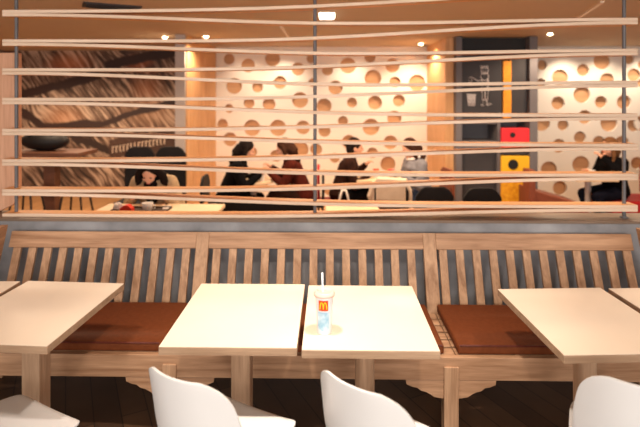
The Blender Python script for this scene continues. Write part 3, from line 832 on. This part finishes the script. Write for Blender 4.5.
# pair at the table near the station
person('person in a dark brown top with tied dark hair, on the red chair, facing right', XU(340, 6.4), 6.42, -PI/2, 'cloth_brown', 'cloth_black', 'hair_black', lean=.13, pitch=.1,
       hands=[(-.08, .34, .90), (.10, .36, .79)], long_hair=False, topname='sweater')
back_chair(XU(334, 6.4), 6.42, -PI/2, 'red chair behind the person in the brown top', 'red_seat', h=.90)
person('person in a grey top with long brown hair, facing left beside the waste station', XU(424, 6.3), 6.42, PI/2+.35, 'cloth_grey', 'denim', 'hair_brown', lean=.12, pitch=.45,
       hands=[(-.10, .34, .80), (.12, .34, .80)], topname='sweater', collar=('scarf', 'cloth_white', .017))
back_chair(XU(433, 6.4), 6.44, PI/2+.2, 'chair under the person in the grey top', 'brown_seat', h=.86)
# person at the right
person('person in a dark jacket with fair hair drinking on the red bench at the right', XU(618, 6.55), 6.6, PI/2+.25, 'cloth_black', 'cloth_navy', 'hair_fair', lean=.06, pitch=.0,
       hands=[(-.05, .26, 1.0), (.10, .34, .80)])
t = thing('upholstered_bench', 'red upholstered bench under the person drinking at the right', 'bench', (XU(618, 6.6)+.15, 6.65, 0))
obj('seat', B(-.35, 1.3, -.28, .28, .25, .455), 'red_seat', t, bevel=.03, seg=4)
obj('base', B(-.32, 1.25, -.24, .24, 0, .25), 'black', t, bevel=.005)
obj('backrest', B(.34, 1.3, .2, .32, .455, .86), 'red_seat', t, bevel=.03, seg=4)
t = thing('lounge_bench', 'low reddish brown bench with sloping arm at the foot of the dotted wall', 'bench', (XU(553, 6.3), 6.5, 0))
bm = N(); prism(bm, [(-.28, 0.02), (.45, 0.02), (.45, .40), (.30, .46), (-.28, .62)], 'y', -.2, .2); obj('arm', bm, 'brown_seat', t, bevel=.02, seg=3)
obj('post', B(-.30, -.22, -.22, .0, 0, .86), 'brown_seat', t, bevel=.01)

# small things on the far tables
ty = 4.40
tr = thing('serving_tray', 'dark serving tray on the pale table in front of the person in khaki', 'tray', (XU(137, 4.42), 4.47, .7505))
bm = N(); bx(bm, -.25, .25, -.14, .14, 0, .006); obj('tray_base', bm, 'tray_dark', tr, bevel=.002)
bm = N(); bx(bm, -.25, .25, -.145, -.135, 0, .018); bx(bm, -.25, .25, .135, .145, 0, .018); bx(bm, -.255, -.245, -.145, .145, 0, .018); bx(bm, .245, .255, -.145, .145, 0, .018); obj('rim', bm, 'tray_dark', tr, bevel=.002)
t = thing('fries_box', 'red food carton lying open on the dark tray', 'food box', (XU(127, 4.45), 4.44, .757))
bm = N(); prism(bm, [(-.06, 0), (.06, 0), (.055, .035), (.02, .066), (-.02, .058), (-.05, .03)], 'y', -.035, .035); obj('carton', bm, 'box_red', t, bevel=.004)
t = thing('mug', 'wide white cup on the dark tray', 'cup', (XU(147.5, 4.45), 4.45, .757))
bm = N(); lathe(bm, [(.028, 0), (.036, .006), (.046, .05), (.050, .078), (.046, .078), (.040, .03), (.001, .01)], seg=32); obj('cup_body', bm, 'china', t, smooth=True)
bm = N(); tube(bm, [(.045, 0, .06), (.068, 0, .056), (.07, 0, .03), (.042, 0, .02)], .006, 8); obj('handle', bm, 'china', t, smooth=True)
t = thing('paper_wrapper', 'crumpled white wrapper on the left of the dark tray', 'wrapper', (XU(117, 4.45), 4.47, .757))
bm = N(); bmesh.ops.create_icosphere(bm, subdivisions=3, radius=.045, matrix=TR((0, 0, .035), sc=(1, .8, .85)))
for v in bm.verts: v.co *= 1 + random.uniform(-.13, .13); v.co.z = max(v.co.z, 0)
obj('wrapper', bm, 'cloth_white', t)
t = thing('phone', 'white phone lying at the right end of the tray table', 'phone', (XU(166, 4.6), 4.62, .7505), .3)
obj('phone_body', B(-.035, .035, -.07, .07, 0, .009), 'china', t, bevel=.003)
def drink(x, y, z, label, c='china', h=.10, lidm='logo_red'):
    t = thing('drink_cup', label, 'cup', (x, y, z))
    bm = N(); lathe(bm, [(.028, 0), (.038, h), (.001, h)], seg=24); obj('cup_body', bm, c, t, smooth=False)
    bm = N(); lathe(bm, [(.041, h), (.041, h+.01), (.034, h+.014), (.001, h+.014)], seg=24); obj('lid', bm, lidm, t)
drink(XU(376, 6.35), 6.35, .7505, 'small white cup with red lid on the table by the waste station')
drink(XU(383, 6.3), 6.3, .7505, 'pale cup left of the tan cup on the table by the waste station', 'cloth_cream', .08, 'china')
drink(XU(391, 6.38), 6.38, .7505, 'tan paper cup nearest the person in grey', 'cloth_cream', .09, 'flap_red')
drink(XU(262, 6.1), 6.1, .7505, 'white cup on the round table between the two people', 'china', .12, 'china')
drink(XU(592, 6.5), 6.5, .7505, 'white cup on the small table beside the drinking person', 'china', .07, 'china')
# tote bag and draped coat
t = thing('tote_bag', 'white tote bag with two handles standing beneath the table by the red chair', 'bag', (XU(344, 5.9), 5.9, 0))
bm = N(); prism(bm, [(-.09, 0), (.09, 0), (.105, .46), (-.105, .46)], 'y', -.05, .05); obj('bag_body', bm, 'bag_white', t, bevel=.012)
for dy in (-.04, .04):
    bm = N(); tube(bm, [(-.06, dy, .44), (-.05, dy, .58), (-.02, dy, .68), (.02, dy, .68), (.05, dy, .58), (.06, dy, .44)], .012, 8); obj('handle', bm, 'bag_white', t, smooth=True)
bc = back_chair(XU(388, 5.6), 5.6, PI*.9, 'black chair holding the cream coat', h=.80)
t = thing('draped_coat', 'cream coat draped over the chair in front of the person in grey', 'coat', (XU(388, 5.6), 5.6, .50), PI*.9)
bm = N(); prism(bm, [(-.24, -.10), (-.23, .20), (-.17, .335), (.17, .335), (.23, .20), (.24, -.10), (.12, -.13), (0, -.09), (-.12, -.13)], 'y', -.262, -.218)
bx(bm, -.17, .17, -.262, -.14, .302, .34); bx(bm, -.17, .17, -.18, -.14, .08, .31)
fuse('coat_body', [bm], 'cloth_cream', t, .012)
bm = N(); tube(bm, [(.20, -.25, .27), (.26, -.26, .10), (.24, -.27, -.06)], [.045, .045, .035], 12); fuse('sleeve', [bm], 'cloth_cream', t, .012)

# ------------------------------------------------------------------ lights
def area(name, loc, rot, size, power, col, sy=None):
    l = bpy.data.lights.new(name, 'AREA'); l.energy = power; l.color = col; l.shape = 'RECTANGLE' if sy else 'SQUARE'; l.size = size
    if sy: l.size_y = sy
    o = bpy.data.objects.new(name, l); COL.objects.link(o); o.location = loc; o.rotation_euler = rot; return o
def spot(name, loc, target, power, col, angle=90, blend=.8, r=.05):
    l = bpy.data.lights.new(name, 'SPOT'); l.energy = power; l.color = col; l.spot_size = math.radians(angle); l.spot_blend = blend; l.shadow_soft_size = r
    o = bpy.data.objects.new(name, l); COL.objects.link(o); o.location = loc
    o.rotation_euler = (Vector(target)-Vector(loc)).to_track_quat('-Z', 'Y').to_euler(); return o
WARM = (1, .74, .50); NEUT = (1, .95, .90)
area('window_daylight', (0, -2.5, 1.7), (PI/2, 0, 0), 8, 180, NEUT, 1.6)
# ceiling spots over the front tables
spot('ceiling_spot', (-.30, 2.0, 2.55), (-.30, 2.35, .75), 104, (1, .87, .74), 70, .9, .06)
spot('ceiling_spot', (.35, 2.0, 2.55), (.25, 2.35, .75), 104, (1, .87, .74), 70, .9, .06)
spot('ceiling_spot', (-1.6, 2.2, 2.55), (-1.5, 2.5, .75), 50, (1, .86, .76), 85, .9, .06)
spot('ceiling_spot', (1.7, 2.2, 2.55), (1.6, 2.5, .75), 50, (1, .86, .76), 85, .9, .06)
# wall washers, downlights and added fill spots beyond the screen
for u, pw in ((246, 14), (283, 26), (352, 24), (410, 12), (568, 38), (606, 26), (650, 30)):
    spot('wall_washer', (XU(u, 8.0), 7.85, 2.52), (XU(u, 8.3), 8.35, 1.2), pw, (1, .80, .58), 110, .9, .05)
for x, y, pw in ((-2.2, 6.7, 50), (-1.64, 6.65, 50), (1.42, 7.6, 50), (2.85, 6.4, 50), (-.3, 5.9, 90), (-1.8, 4.9, 30), (.9, 5.6, 90), (1.6, 4.6, 45), (3.6, 5.5, 80), (-3.6, 7.4, 85), (-4.9, 7.4, 85), (-3.4, 5.6, 70), (0, 4.3, 36)):  # beams at the built downlights, then spots added to brighten, with no fixture
    spot('downlight_and_fill', (x, y, 2.54), (x, y+.05, 0), pw, WARM, 150, .6, .05)
w = bpy.data.worlds.new('world'); S.world = w; w.use_nodes = True
w.node_tree.nodes['Background'].inputs[0].default_value = (1, .93, .86, 1); w.node_tree.nodes['Background'].inputs[1].default_value = .6

# ------------------------------------------------------------------ camera
cd = bpy.data.cameras.new('camera'); cam = bpy.data.objects.new('camera', cd); COL.objects.link(cam)
cam.location = (0, 0, CH); cam.rotation_euler = (PI/2, 0, T)
cd.sensor_width = 36; cd.lens = F/640*36; cd.shift_y = (95-213.5)/640
cd.dof.use_dof = True; cd.dof.focus_distance = 2.5; cd.dof.aperture_fstop = 1.6
S.camera = cam
S.view_settings.view_transform = 'Standard'; S.view_settings.look = 'None'; S.view_settings.gamma = 1; S.view_settings.exposure = .55
